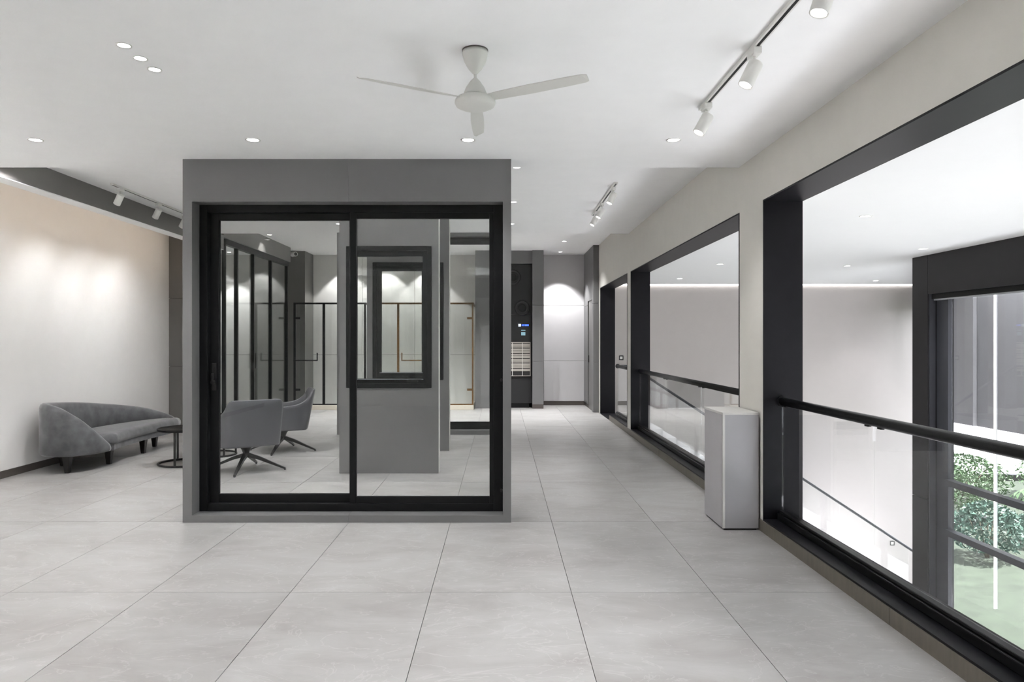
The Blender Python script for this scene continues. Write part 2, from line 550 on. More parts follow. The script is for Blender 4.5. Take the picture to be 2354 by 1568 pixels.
# ------------------------------------------------------------------ the stair void
structure(MB().box(XR2, 8.5, VB, VB + 0.2, LOW, ROOF).build('wall_void_back', 'void_wall'), 'pale pinkish back wall of the stair void')
vc = MB()
vc.prism([(XR2, -7.2), (5.95, -7.2), (5.95, 9.87), (8.47, VB - 0.10), (XR2, VB - 0.10)], VZ, VZ + 0.06)
structure(vc.build('ceiling_void', 'void_ceiling'), 'bright white ceiling over the stair void')
vr = MB(); vr.prism([(XR2, -7.4), (6.1, -7.4), (6.1, 9.8), (8.75, VB + 0.2), (XR2, VB + 0.2)], 2.86, ROOF)
structure(vr.build('ceiling_slab', 'void_ceiling'))
fl = MB(); fl.prism([(XR2, -7.2), (6.0, -7.2), (6.0, 9.8), (8.55, VB), (XR2, VB)], LOW - 0.2, LOW)
structure(fl.build('floor_lower', 'porcelain_tile'), 'lower floor at the foot of the stairs')
structure(MB().box(XR2, 6.1, -7.4, -7.2, LOW, ROOF).build('wall_void_front', 'void_wall'))
# unseen glazed bay side, added so daylight reaches the void back wall
A_ = Vector((5.96, 9.86)); B_ = Vector((8.56, VB + 0.05)); D_ = (B_ - A_).normalized(); N_ = Vector((D_.y, -D_.x))
def strip(t0, t1, w0, w1, z0, z1):
    q = [A_ + D_ * t0 + N_ * w0, A_ + D_ * t1 + N_ * w0, A_ + D_ * t1 + N_ * w1, A_ + D_ * t0 + N_ * w1]
    return MB().prism([(p.x, p.y) for p in q], z0, z1)
LB = (B_ - A_).length
bay = struct_root('added_glazing', (5.96, 9.86, LOW), 'unseen glazing behind the charcoal column, added to let daylight in')
strip(0.0, LB, 0.0, 0.15, 2.05, 2.86).build('beam_panel', 'charcoal_cladding', bay)
strip(0.0, LB, 0.0, 0.12, LOW, LOW + 0.1).build('kerb', 'charcoal_cladding', bay)
for k in range(5):
    t_ = k * (LB - 0.10) / 4
    strip(t_, t_ + 0.10, 0.02, 0.11, LOW + 0.1, 2.05).build('post', 'mullion_metal', bay)
    if k < 4:
        strip(t_ + 0.10, t_ + (LB - 0.10) / 4, 0.06, 0.07, LOW + 0.1, 2.05).build('pane', 'window_glass', bay)
led = MB().box(XR2 + 0.05, 8.3, VB - 0.03, VB - 0.004, VZ - 0.018, VZ + 0.02).build('led_cove_strip', 'led_cove')
tag(led, 'thin white strip of cove light along top of the void back wall', 'light strip')
landing = MB().box(XR2, 2.66, 12.96, VB, -0.2, 0.0).build('floor_landing', 'porcelain_tile')
structure(landing, 'stair landing beyond the farthest opening')

# window wall of the void: charcoal column, beam, mullions and panes
XW = 5.64
col = struct_root('wall_window', (XW, 9.7, LOW), 'charcoal clad column and beam framing the big window')
for z0, z1 in ((LOW, -0.675), (-0.667, VZ)):
    MB().box(XW, XW + 0.35, 9.515, 9.87, z0, z1).build('column_panel', 'charcoal_cladding', col, bevel=0.003)
MB().box(XW, XW + 0.35, -7.2, 9.51, 2.05, VZ).build('beam_panel', 'charcoal_cladding', col, bevel=0.003)
MB().box(XW, XW + 0.35, -7.2, 9.51, LOW, LOW + 0.1).build('kerb', 'charcoal_cladding', col)
win = struct_root('window_1', (5.8, 4, LOW), 'tall outside window with slanting charcoal transoms')
MB().box(5.655, 5.73, 9.49, 9.515, LOW + 0.1, 2.05).build('jamb', 'mullion_metal', win)
MB().box(5.745, 5.80, 9.25, 9.49, LOW + 0.1, 2.05).build('post', 'mullion_metal', win, bevel=0.004)
for y in (6.9, 4.6, 2.3, 0.0, -2.4, -4.8):
    MB().box(5.74, 5.80, y - 0.06, y + 0.06, LOW + 0.1, 2.05).build('post', 'mullion_metal', win, bevel=0.004)
MB().box(5.68, 5.83, -7.2, 9.49, 1.985, 2.05).build('head_rail', 'black_aluminium', win)
MB().box(5.70, 5.715, -7.2, 9.48, 1.965, 1.985).build('head_lit_edge', 'silver_metal', win)  # silver strip paints the light caught by the frame head edge
for z in (-0.42, -1.06):
    MB().box(5.69, 5.79, -7.2, 9.25, z, z + 0.075).build('transom', 'mullion_metal', win, bevel=0.003)
zs = [LOW + 0.1, -1.06, -0.42, 1.985]
ys = [9.25, 6.9, 4.6, 2.3, 0.0, -2.4, -4.8, -7.2]
for a in range(3):
    for b in range(7):
        MB().box(5.792, 5.802, ys[b + 1] + 0.06, ys[b] - (0.06 if b else 0.0), zs[a] + (0.0 if a == 0 else 0.075), zs[a + 1]).build('pane', 'window_glass', win)

# staircase behind the glass, running down to the right
stair = thing('staircase', 'white staircase going down behind the glass, below the sloping rail', 'stairs', (2.66, 13.7, LOW))
n = 23; rise = (0 - LOW) / n; going = rise / 0.656
for k in range(1, 20):
    x0 = 2.66 + (k - 1) * going
    MB().box(x0, x0 + going + 0.02, 13.03, VB - 0.002, -k * rise - 0.16, -k * rise).build('step', 'stair_white', stair)
sr = thing('stair_railing', 'sloping glass stair railing with dark handrail seen beyond the openings', 'railing', (2.3, 12.96, 0))
def railz(x): return 0.98 if x < 2.34 else 0.98 - (x - 2.34) * 0.656
h = MB()
h.cyl((2.15, 12.96, 0.98), (2.34, 12.96, 0.98), 0.022)
h.cyl((2.34, 12.96, 0.98), (7.52, 12.96, railz(7.52)), 0.022)
h.build('handrail', 'mullion_metal', sr)
xs = [2.36, 3.62, 4.86, 6.10, 7.34]
for a, b in zip(xs[:-1], xs[1:]):
    a += 0.006; b -= 0.006
    q = [(a, railz(a) - 0.02), (b, railz(b) - 0.02), (b, railz(b) - 1.12), (a, railz(a) - 1.12)]
    m = MB().add([(x, 12.954, z) for x, z in q] + [(x, 12.966, z) for x, z in q],
                 [(0, 1, 2, 3), (7, 6, 5, 4), (0, 4, 5, 1), (1, 5, 6, 2), (2, 6, 7, 3), (3, 7, 4, 0)])
    m.build('glass_panel', 'clear_glass', sr)
def switch_plate(x, y, z, label):
    t = thing('switch_plate', label, 'switch', (x, y, z))
    MB().ring(x - 0.045, x + 0.045, z - 0.045, z + 0.045, y - 0.012, y, (0.018,) * 4).build('frame', 'socket_dark', t, bevel=0.002)
    MB().box(x - 0.027, x + 0.027, y - 0.009, y, z - 0.027, z + 0.027).build('rocker', 'plastic_white', t, bevel=0.002)
switch_plate(2.42, VB, 1.095, 'small dark framed wall switch seen through the farthest opening')
switch_plate(7.88, VB, -2.64, 'small pale wall switch low on the void wall behind the stair glass')

# ------------------------------------------------------------------ glass railings in the three openings
def railing(y0, y1, joints, label, end_cap=False):
    t = thing('glass_railing', label, 'railing', (2.10, (y0 + y1) / 2, SILL + LT))
    hr = MB().cyl((2.10, y0, 0.98), (2.10, y1, 0.98), 0.03, n=24)
    o = hr.build('handrail', 'black_gloss', t)
    MB().cyl((2.10, y1 - 0.012, 0.98), (2.10, y1, 0.98), 0.041, n=24).build('wall_flange', 'black_aluminium', t)
    sh = MB()
    z0 = SILL + LT
    sh.box(2.062, 2.138, y0, y1, z0, z0 + 0.05)
    sh.box(2.075, 2.125, y0, y1, z0 + 0.05, 0.168)
    sh.build('base_shoe', 'black_gloss', t, bevel=0.006, seg=2)
    ys = [y0] + joints + [y1]
    for a, b in zip(ys[:-1], ys[1:]):
        MB().box(2.094, 2.106, a + 0.008, b - 0.008, 0.15, 0.955).build('glass_panel', 'clear_glass', t)
        for yy in (a + 0.07, b - 0.07):
            MB().box(2.090, 2.110, yy - 0.02, yy + 0.02, 0.942, 0.962).build('clip', 'black_aluminium', t)
railing(-3.98, 5.376, [-2.66, -1.32, 0.02, 1.36, 2.70, 4.05], 'clear glass railing with black handrail in the nearest opening on the right')
railing(5.945, 10.886, [7.54, 9.18], 'clear glass railing with black handrail in the opening behind the pedestal')
railing(11.215, 12.96, [], 'short clear glass railing in the narrow farthest opening')

# ------------------------------------------------------------------ pedestal box
ped = thing('display_pedestal', 'tall grey laminate pedestal box with cream edges against the pier', 'pedestal', (1.815, 5.69, 0))
MB().box(1.69, 1.935, 5.455, 5.925, 0.0, 0.012).build('shadow_base', 'wood_black', ped)
MB().box(1.678, 1.95, 5.446, 5.935, 0.012, 0.872).build('body', 'pedestal_panel', ped, bevel=0.002)
MB().box(1.674, 1.95, 5.442, 5.939, 0.872, 0.89).build('top', 'edge_band', ped, bevel=0.002)
MB().box(1.6745, 1.694, 5.4425, 5.455, 0.014, 0.872).build('edge_strip', 'edge_band', ped)
MB().box(1.6745, 1.682, 5.4428, 5.452, 0.014, 0.872).build('edge_strip', 'edge_band', ped)

# ------------------------------------------------------------------ display portals with windows
PX0, PX1 = -2.51, 0.079
def sliding_portal(y0, y1, top, oz0, oz1, label, front=True):
    t = thing('display_portal', label, 'display portal', ((PX0 + PX1) / 2, (y0 + y1) / 2, 0))
    g = 'grey_laminate'
    ox0, ox1 = PX0 + 0.073, PX1 - 0.065
    MB().box(PX0, ox0, y0, y1, 0, oz1).build('jamb', g, t)
    MB().box(ox1, PX1, y0, y1, 0, oz1).build('jamb', g, t)
    MB().box(PX0, -1.2065, y0, y1, oz1, top).build('header', g, t)
    MB().box(-1.205, PX1, y0, y1, oz1, top).build('header', g, t)
    MB().box(ox0, -1.2065, y0, y1, 0, oz0).build('sill', g, t)
    MB().box(-1.205, ox1, y0, y1, 0, oz0).build('sill', g, t)
    f0 = y0 + 0.14; f1 = f0 + 0.10
    fr = MB().ring(ox0, ox1, oz0, oz1, f0, f1, (0.064, 0.075, 0.062, 0.058)).build('outer_frame', 'black_aluminium', t, bevel=0.003)
    for zz in (oz0 + 0.17, oz0 + 1.06):
        MB().cyl((ox1 - 0.012, f0 - 0.022, zz), (ox1 - 0.012, f0, zz), 0.012).build('roller_stop', 'metal_black', fr)
    xm = -1.205
    def sash(x0, x1, yy, th, tint):
        s = MB().ring(x0, x1, oz0 + 0.058, oz1 - 0.055, yy, yy + 0.035, th).build('sash', 'black_aluminium', t, bevel=0.003)
        MB().box(x0 + th[0] - 0.004, x1 - th[1] + 0.004, yy + 0.013, yy + 0.021, oz0 + 0.058 + th[2] - 0.004, oz1 - 0.055 - th[3] + 0.004).build('pane', tint, s)
        return s
    sl = sash(ox0 + 0.062, xm + 0.018, f0 + 0.055, (0.074, 0.05, 0.07, 0.06), 'showroom_glass')
    sash(xm - 0.018, ox1 - 0.066, f0 + 0.012, (0.05, 0.042, 0.058, 0.052), 'showroom_glass')
    hd = MB().box(ox0 + 0.085, ox0 + 0.118, f0 + 0.038, f0 + 0.056, 1.03, 1.25)
    hd.cyl((ox0 + 0.10, f0 + 0.005, 1.10), (ox0 + 0.10, f0 + 0.05, 1.10), 0.016)
    hd.cyl((ox0 + 0.10, f0 + 0.012, 1.10), (ox0 + 0.10, f0 + 0.012, 1.17), 0.010)
    hd.build('handle', 'metal_black', sl)
    return t
sliding_portal(5.67, 5.948, Z1, 0.056, 2.53, 'large grey portal with black framed sliding window nearest the camera')
sliding_portal(11.0, 11.25, Z2, 0.066, 3.035, 'large grey portal with tall sliding window standing behind the two narrow portals')

def casement_portal(y0, label):
    x0, x1 = -1.75, -0.677
    y1 = y0 + 0.15
    wx0, wx1, wz0, wz1 = -1.675, -0.752, 0.925, 2.456
    t = thing('window_portal', label, 'display portal', ((x0 + x1) / 2, y0 + 0.075, 0))
    m = MB()
    m.box(x0, wx0, y0, y1, 0, Z2); m.box(wx1, x1, y0, y1, 0, Z2)
    m.box(wx0, wx1, y0, y1, 0, wz0); m.box(wx0, wx1, y0, y1, wz1, Z2)
    m.build('surround', 'grey_laminate', t)
    MB().box(x1, x1 + 0.003, y0 + 0.001, y1 - 0.001, 0.001, Z2 - 0.001).build('edge_strip', 'edge_band', t)
    MB().ring(wx0, wx1, wz0, wz1, y0 - 0.012, y1 - 0.02, (0.05, 0.05, 0.05, 0.05)).build('outer_frame', 'black_aluminium', t, bevel=0.003)
    s = MB().ring(wx0 + 0.048, wx1 - 0.048, wz0 + 0.048, wz1 - 0.048, y0 + 0.01, y0 + 0.07, (0.06, 0.05, 0.05, 0.06)).build('sash', 'black_aluminium', t, bevel=0.003)
    MB().box(wx0 + 0.104, wx1 - 0.094, y0 + 0.036, y0 + 0.044, wz0 + 0.094, wz1 - 0.104).build('pane', 'showroom_glass', s)
    hd = MB().box(-1.02, -0.90, y0 - 0.006, y0 + 0.012, wz0 + 0.058, wz0 + 0.084)
    hd.bar((-1.0, y0 - 0.018, wz0 + 0.086), (-0.86, y0 - 0.018, wz0 + 0.090), 0.012, 0.014, 0.012, 0.010)
    hd.build('handle', 'metal_black', s)
    MB().box(wx0 + 0.09, wx1 - 0.09, y0 + 0.0, y0 + 0.010, wz0 + 0.090, wz0 + 0.096).build('glazing_bead', 'silver_metal', s)
casement_portal(7.78, 'narrow grey portal with black casement window, nearer of the two')
casement_portal(9.38, 'narrow grey portal with black casement window, farther of the two')

# ------------------------------------------------------------------ black framed glass partition at left
part = thing('glass_partition', 'black framed sliding glass partition seen through the left pane', 'partition', (-4.4, 13.0, 0))
yp = [11.43, 11.95, 12.75, 13.72, 14.75]
MB().box(-4.45, -4.37, 11.43, 14.8, 2.97, 3.06).build('top_track', 'black_aluminium', part)
MB().box(-4.45, -4.37, 11.43, 14.8, 0.0, 0.05).build('bottom_track', 'black_aluminium', part)
for k, y in enumerate(yp):
    d = 0.05 if k in (1, 3) else 0.032
    MB().box(-4.44, -4.38, y, y + d, 0.05, 2.97).build('post', 'black_aluminium', part)
for a, b in zip(yp[:-1], yp[1:]):
    MB().box(-4.414, -4.406, a + 0.03, b, 0.05, 2.97).build('pane', 'shower_glass', part)
MB().box(-4.36, -4.335, 12.74, 12.78, 0.95, 1.22).build('pull_handle', 'metal_black', part)
structure(MB().box(-4.52, -4.345, 11.27, 14.85, 3.06, Z3).build('trim_5', 'grey_laminate_dark'), 'grey beam above the glass partition')
# security camera on the pier
sec = thing('security_camera', 'small white security camera high on the grey pier', 'camera', (-4.30, 15.3, 3.24))
MB().cyl((-4.46, 15.398, 3.285), (-4.46, 15.33, 3.285), 0.05, n=20).build('mount', 'plastic_white', sec)
MB().cyl((-4.46, 15.33, 3.285), (-4.34, 15.20, 3.27), 0.048, n=20).build('body', 'plastic_white', sec)
MB().cyl((-4.34, 15.20, 3.27), (-4.337, 15.197, 3.27), 0.036, n=20).build('lens', 'black_gloss', sec)

# ------------------------------------------------------------------ shower screens at the back
def shower_screen(x0, x1, posts, door, finish, label, hinge_side):
    y = 15.0; zb, zt = 0.098, 2.235
    t = thing('shower_screen', label, 'shower screen', ((x0 + x1) / 2, 15.3, 0))
    MB().box(x0, x1, y - 0.03, y + 0.09, 0, zb).build('curb', 'curb_stone', t, bevel=0.003)
    th = 0.036
    MB().box(x0, x1, y, y + 0.03, zt - th, zt).build('top_rail', finish, t)
    MB().box(x0, x1, y, y + 0.03, zb, zb + 0.026).build('bottom_rail', finish, t)
    for px, pw in posts:
        MB().box(px, px + pw, y, y + 0.03, zb + 0.026, zt - th).build('post', finish, t)
    MB().box(x1 - 0.03, x1, y + 0.03, YB - 0.026, zt - th, zt).build('return_rail', finish, t)
    MB().box(x1 - 0.02, x1 - 0.012, y + 0.03, YB - 0.026, zb, zt - th).build('return_pane', 'shower_glass', t)
    MB().box(x1 - 0.04, x1, y + 0.03, YB - 0.03, 0, zb).build('return_curb', 'curb_stone', t)
    edges = [p[0] for p in posts] + [x1]
    wid = [p[1] for p in posts]
    for k in range(len(posts) - 1):
        a = posts[k][0] + posts[k][1]; b = posts[k + 1][0]
        MB().box(a + 0.004, b - 0.004, y + 0.011, y + 0.019, zb + 0.03, zt - th - 0.004).build('door_pane' if k == door else 'pane', 'shower_glass', t)
        if k == door:
            hx = a if hinge_side < 0 else b
            for zz in (1.91, 0.42):
                MB().box(hx - 0.005 if hinge_side < 0 else hx - 0.10, hx + 0.10 if hinge_side < 0 else hx + 0.005, y - 0.008, y + 0.03, zz - 0.022, zz + 0.022).build('hinge', finish, t)
            hm = MB()
            s = 1 if hinge_side < 0 else -1
            ex = (b - 0.10) if hinge_side < 0 else (a + 0.06)
            hm.cyl((ex, y - 0.04, 1.19), (ex, y - 0.04, 1.02), 0.013, n=12)
            hm.cyl((ex, y - 0.04, 1.03), (ex - s * 0.50, y - 0.04, 1.03), 0.013, n=12)
            hm.cyl((ex, y - 0.04, 1.16), (ex, y + 0.012, 1.16), 0.009, n=8)
            hm.cyl((ex - s * 0.46, y - 0.04, 1.03), (ex - s * 0.46, y + 0.012, 1.03), 0.009, n=8)
            hm.build('towel_handle', finish, t)
shower_screen(-4.33, -2.82, ((-4.33, 0.045), (-3.725, 0.05), (-2.86, 0.04)), 0, 'black_aluminium', 'black framed glass shower screen at the back left', -1)
shower_screen(-2.79, -0.575, ((-2.79, 0.03), (-2.17, 0.045), (-0.61, 0.032)), 1, 'gold_metal', 'gold framed glass shower screen at the back', 1)

# ------------------------------------------------------------------ black cabinet with round ports, display and louvre
cab = thing('ventilation_cabinet', 'tall black cabinet with round ports, blue display and metal louvre', 'cabinet', (0.27, 15.5, 0))
MB().box(-0.115, 0.66, 15.42, 16.0, 2.005, 3.08).build('upper_panel', 'cabinet_black', cab, bevel=0.003)
MB().box(-0.115, 0.655, 15.44, 16.0, 0.10, 2.0).build('body', 'cabinet_black', cab, bevel=0.003)
MB().box(-0.09, 0.60, 15.47, 16.0, 0.0, 0.10).build('kick_base', 'black_gloss', cab)
def port(cx, cz, R):
    prof = [(R, 0.0), (R, 0.03), (R * 0.86, 0.045), (R * 0.74, 0.02), (R * 0.66, 0.015), (R * 0.58, 0.03), (R * 0.5, 0.02), (R * 0.48, -0.001)]
    ax = Matrix(((1, 0, 0), (0, 0, -1), (0, 1, 0)))
    p = MB().lathe(prof, (cx, 15.42, cz), 36, ax).build('port_ring', 'cabinet_black', cab)
    MB().cyl((cx, 15.421, cz), (cx, 15.417, cz), R * 0.5, n=28).build('port_core', 'black_gloss', p)
port(0.252, 2.80, 0.165)
port(0.452, 2.14, 0.165)
MB().box(0.37, 0.425, 15.432, 15.44, 1.745, 1.80).build('display_icon', 'screen_white', cab)
tx = MB()
for a, b in ((0.443, 0.462), (0.475, 0.50), (0.512, 0.535), (0.54, 0.565), (0.57, 0.59)):
    tx.box(a, b, 15.433, 15.44, 1.757, 1.79)
tx.build('display_text', 'screen_blue', cab)
MB().box(0.43, 0.52, 15.433, 15.44, 1.655, 1.672).build('label_text', 'screen_cyan', cab)
MB().box(0.43, 0.52, 15.433, 15.44, 1.555, 1.625).build('label', 'screen_cyan', cab)
lv = MB().box(-0.09, 0.62, 15.425, 15.44, 0.69, 1.40).build('louvre_back', 'fabric_dark', cab)
MB().ring(-0.09, 0.63, 0.68, 1.41, 15.40, 15.425, (0.012, 0.012, 0.015, 0.02)).build('louvre_frame', 'slat_metal', lv)
zz = 1.375
for k in range(11):
    hh = (0.05, 0.028, 0.045, 0.05, 0.03, 0.05, 0.045, 0.028, 0.05, 0.042, 0.05)[k]
    MB().box(-0.078, 0.618, 15.408 + (k % 3) * 0.004, 15.424, zz - hh, zz).build('louvre_slat', 'slat_metal', lv)
    zz -= hh + (0.018 if k % 2 else 0.006)
for x in (0.02, 0.235, 0.45):
    MB().box(x, x + 0.010, 15.396, 15.403, 0.69, 1.40).build('louvre_cord', 'plastic_white', lv)

# ------------------------------------------------------------------ ceiling fan
FX, FY = -0.128, 3.55
fan = thing('ceiling_fan', 'white ceiling fan with cone canopy hanging in mid ceiling', 'ceiling fan', (FX, FY, Z1))
MB().lathe([(0, Z1), (0.064, Z1), (0.064, Z1 - 0.006), (0, Z1 - 0.006)], (FX, FY, 0), 40).build('canopy_ring', 'baseboard_dark', fan)
MB().lathe([(0, Z1 - 0.006), (0.062, Z1 - 0.006), (0.063, Z1 - 0.02), (0.055, Z1 - 0.055), (0.036, Z1 - 0.09), (0.014, Z1 - 0.115), (0.006, Z1 - 0.12), (0, Z1 - 0.12)], (FX, FY, 0), 40).build('canopy', 'fan_white', fan)
MB().cyl((FX, FY, Z1 - 0.165), (FX, FY, Z1 - 0.105), 0.007).build('down_rod', 'fan_white', fan)
MB().lathe([(0, Z1 - 0.135), (0.008, Z1 - 0.137), (0.025, Z1 - 0.155), (0.045, Z1 - 0.185), (0.056, Z1 - 0.212), (0.059, Z1 - 0.225), (0, Z1 - 0.225)], (FX, FY, 0), 40).build('motor_cone', 'fan_white', fan)
MB().lathe([(0.0, Z1 - 0.224), (0.058, Z1 - 0.224), (0.058, Z1 - 0.23), (0.0, Z1 - 0.23)], (FX, FY, 0), 40).build('motor_seam', 'baseboard_dark', fan)
MB().lathe([(0, Z1 - 0.228), (0.062, Z1 - 0.229), (0.088, Z1 - 0.236), (0.099, Z1 - 0.248), (0.101, Z1 - 0.262), (0.094, Z1 - 0.276), (0.07, Z1 - 0.287), (0.03, Z1 - 0.292), (0, Z1 - 0.293)], (FX, FY, 0), 48).build('motor_housing', 'fan_white', fan)
for k in range(3):
    a = math.radians(90 + 120 * k)
    ca, sa = math.cos(a), math.sin(a)
    vs = []
    for r, wd in ((0.085, 0.022), (0.14, 0.028), (0.30, 0.035), (0.48, 0.033), (0.58, 0.028), (0.60, 0.016)):
        for s, dz in ((-1, 0.008), (1, -0.008)):
            for tz in (0.0, -0.004):
                x = r * ca - s * wd * sa; y = r * sa + s * wd * ca
                vs.append((FX + x, FY + y, Z1 - 0.243 + dz + tz))
    fs = []
    for j in range(5):
        p = 4 * j; q = p + 4
        fs += [(p, p + 2, q + 2, q), (p + 1, q + 1, q + 3, p + 3), (p, q, q + 1, p + 1), (p + 2, p + 3, q + 3, q + 2)]
    fs += [(0, 1, 3, 2), (20, 22, 23, 21)]
    MB().add(vs, fs, False).build('fan_blade', 'fan_white', fan)

# ------------------------------------------------------------------ recessed downlights
def downlight(x, y, z, r, label, energy, size=1.9, group='recessed ceiling downlights', glow='lamp_glow', blend=0.7, target=None):
    t = thing('downlight', label, 'downlight', (x, y, z), group=group)
    MB().lathe([(r * 0.78, z + 0.0), (r, z), (r, z - 0.004), (r * 0.8, z - 0.003), (r * 0.78, z)], (x, y, 0), 28).build('trim_ring', 'plastic_white', t)
    MB().lathe([(0, z - 0.0015), (r * 0.8, z - 0.0015), (r * 0.8, z - 0.0005), (0, z - 0.0005)], (x, y, 0), 28).build('lens', glow, t)
    if energy:
        spot_lamp('downlight_lamp', t, (x, y, z - 0.012), target or (x, y, 0), energy, size, blend, 0.04)
E1 = 50.0
for x, lb in ((-3.32, 'round downlight at the far left of the low ceiling row'), (-1.77, 'round downlight in the low ceiling above left half of the near portal'),
              (-0.236, 'round downlight in the low ceiling behind the fan'), (1.23, 'round downlight in the low ceiling beside the near track')):
    downlight(x, 5.13, Z1, 0.052, lb, E1 * (1.5 if x < -3 else 0.9))
for y, lb in ((3.49, 'nearest of the three clustered downlights at upper left'), (3.65, 'middle one of the three clustered downlights at upper left'), (3.80, 'farthest of the three clustered downlights at upper left')):
    downlight(-1.83, y, Z1, 0.036, lb, E1 * 0.45)
for y, lb in ((6.87, 'downlight just right of the near portal, nearest of three'), (8.58, 'downlight just right of the near portal, second of three'), (10.18, 'downlight just right of the near portal, third of three')):
    downlight(0.15, y, Z2, 0.042, lb, E1 * 0.5)
for x, y, nm in ((-1.2, 6.87, 'behind the right pane of the near portal'), (-3.0, 6.87, 'over the left pane of the near portal'), (-1.2, 8.58, 'between the two narrow portals'), (-3.0, 8.58, 'over the armchairs')):
    downlight(x, y, Z2, 0.042, 'unseen fill downlight added in the middle ceiling ' + nm, E1 * (2.4 if x < -2 else 1.2), group='added fill downlights between the display portals')  # unseen lamps added to brighten the zone between the portals
for x, nm in ((-2.6, 'leftmost'), (-1.3, 'middle'), (0.0, 'rightmost')):
    downlight(x, 13.5, Z3, 0.05, nm + ' unseen high ceiling fill downlight added behind the far portal', E1 * 6.5, group='added fill downlights behind the portals')  # added lamps, out of view, to lighten the back of the room
for x, nm in ((-3.3, 'leftmost'), (-0.6, 'middle'), (1.2, 'rightmost')):
    downlight(x, 1.6, Z1, 0.052, nm + ' unseen low ceiling fill downlight added above the camera', E1 * 1.8, group='added fill downlights above the camera')  # added lamps outside the view, lifting floor and ceiling brightness
downlight(-2.3, 10.18, Z2, 0.042, 'small downlight seen at top right of the left pane', E1 * 0.8)
downlight(-4.2, 13.05, Z3, 0.05, 'downlight beside the grey beam above the glass partition', E1 * 0.5)
downlight(1.22, 13.9, Z3, 0.05, 'downlight in the high ceiling in front of the pale back wall, nearer one', E1 * 2.6)
downlight(1.28, 15.55, Z3, 0.05, 'downlight in the high ceiling close to the pale back wall', E1 * 5.0, 1.45, blend=0.35)
for x, nm in ((-3.47, 'black'), (-2.55, 'left part of the gold'), (-1.63, 'right part of the gold')):
    downlight(x, 15.72, Z3, 0.05, 'downlight washing the back wall above the ' + nm + ' shower screen', E1 * 1.8, 1.5, group='downlights above the shower screens', blend=0.25)
downlight(-5.9, 15.6, Z3, 0.05, 'downlight washing the wall behind the glass partition', E1 * 2.5, 1.3, blend=0.25)
VD = ((3.32, 6.55, 'void ceiling downlight, largest seen in the nearest opening'), (5.21, 8.89, 'void ceiling downlight next to the charcoal beam'), (5.24, 10.9, 'void ceiling downlight seen in mid near opening'),
      (7.06, 13.56, 'void ceiling downlight just above the cove strip'), (3.24, 10.65, 'void ceiling downlight, nearer one seen in the middle opening'), (3.25, 13.1, 'void ceiling downlight, farther one seen in the middle opening'))
for x, y, lb in VD:
    downlight(x, y, VZ, 0.055, lb, 60.0, 1.5, group='downlights over the stair void', glow='lamp_glow')

# ------------------------------------------------------------------ track lights
def track_rail(x, y0, y1, z, label):
    t = thing('track_rail', label, 'track rail', (x, (y0 + y1) / 2, z))
    MB().box(x - 0.017, x + 0.017, y0, y1, z - 0.018, z).build('rail', 'plastic_white', t)
    MB().box(x - 0.007, x + 0.007, y0 + 0.01, y1 - 0.01, z - 0.0195, z - 0.018).build('slot', 'black_gloss', t)
def track_spot(x, y, z, aim, label, energy, size=1.0, group='track spotlights', glow='lamp_glow', blend=0.35):
    t = thing('track_spotlight', label, 'spotlight', (x, y, z - 0.02), group=group)
    zt = z - 0.02
    MB().box(x - 0.02, x + 0.02, y - 0.05, y + 0.05, zt - 0.032, zt).build('adapter', 'plastic_white', t, bevel=0.003)
    d = Vector(aim).normalized()
    piv = Vector((x, y, zt - 0.062))
    MB().cyl((x, y, zt - 0.032), piv, 0.007).build('arm', 'plastic_white', t)
    L = 0.125; R = 0.036
    a = piv - d * 0.02 + Vector((0, 0, -0.018)); b = a + d * L
    body = MB()
    q = d.to_track_quat('Z', 'Y').to_matrix()
    body.lathe([(0, 0), (R * 0.9, 0), (R, 0.006), (R, L), (R * 0.86, L), (R * 0.84, L - 0.022), (0, L - 0.022)], a, 28, q)
    body.build('lamp_head', 'plastic_white', t)
    MB().lathe([(0, L - 0.010), (R * 0.845, L - 0.010), (R * 0.845, L - 0.014), (0, L - 0.014)], a, 24, q).build('lens', glow, t)
    spot_lamp('spotlight_lamp', t, b - d * 0.004, b + d, energy, size, blend, 0.025)
track_rail(1.232, 1.9, 4.43, Z1, 'near track rail on the low ceiling at upper right')
AIM1 = (-0.42, -0.10, -0.9)
track_spot(1.232, 4.31, Z1, (-0.42, -0.06, -0.75), 'white spotlight at the far end of the near track', 40)
track_spot(1.232, 3.50, Z1, (-0.40, -0.05, -0.8), 'white spotlight in the middle of the near track', 40)
track_spot(1.232, 2.72, Z1, (-0.30, -0.05, -0.9), 'white spotlight cut by the top edge of the picture', 40)
track_rail(1.20, 7.5, 9.42, Z2, 'far track rail beside the balustrade wall')
for y, lb in ((7.68, 'spotlight on the far track, nearest of three'), (8.56, 'spotlight on the far track, middle of three'), (9.12, 'spotlight on the far track, farthest of three')):
    track_spot(1.20, y, Z2, (-0.42, -0.1, -0.8), lb, 24)
track_rail(-4.09, 7.56, 9.6, Z2, 'left track rail in front of the grey beam')
for y, lb in ((7.73, 'white spotlight aimed at the sofa wall, nearest on the left track'), (8.59, 'white spotlight aimed at the sofa wall, middle of the left track'), (9.30, 'white spotlight aimed at the sofa wall, mostly behind the portal')):
    track_spot(-4.09, y, Z2, (-0.68, 0.40, -0.95), lb, 42, 1.4, group='spotlights washing the sofa wall', blend=0.75)
track_rail(-4.09, 5.96, 6.5, Z2, 'left track rail hidden above the low ceiling edge')
track_spot(-4.09, 6.03, Z2, (-0.66, 0.80, -0.85), 'white spotlight on the hidden part of the left track', 60, 1.4, group='spotlights washing the sofa wall', blend=0.75)
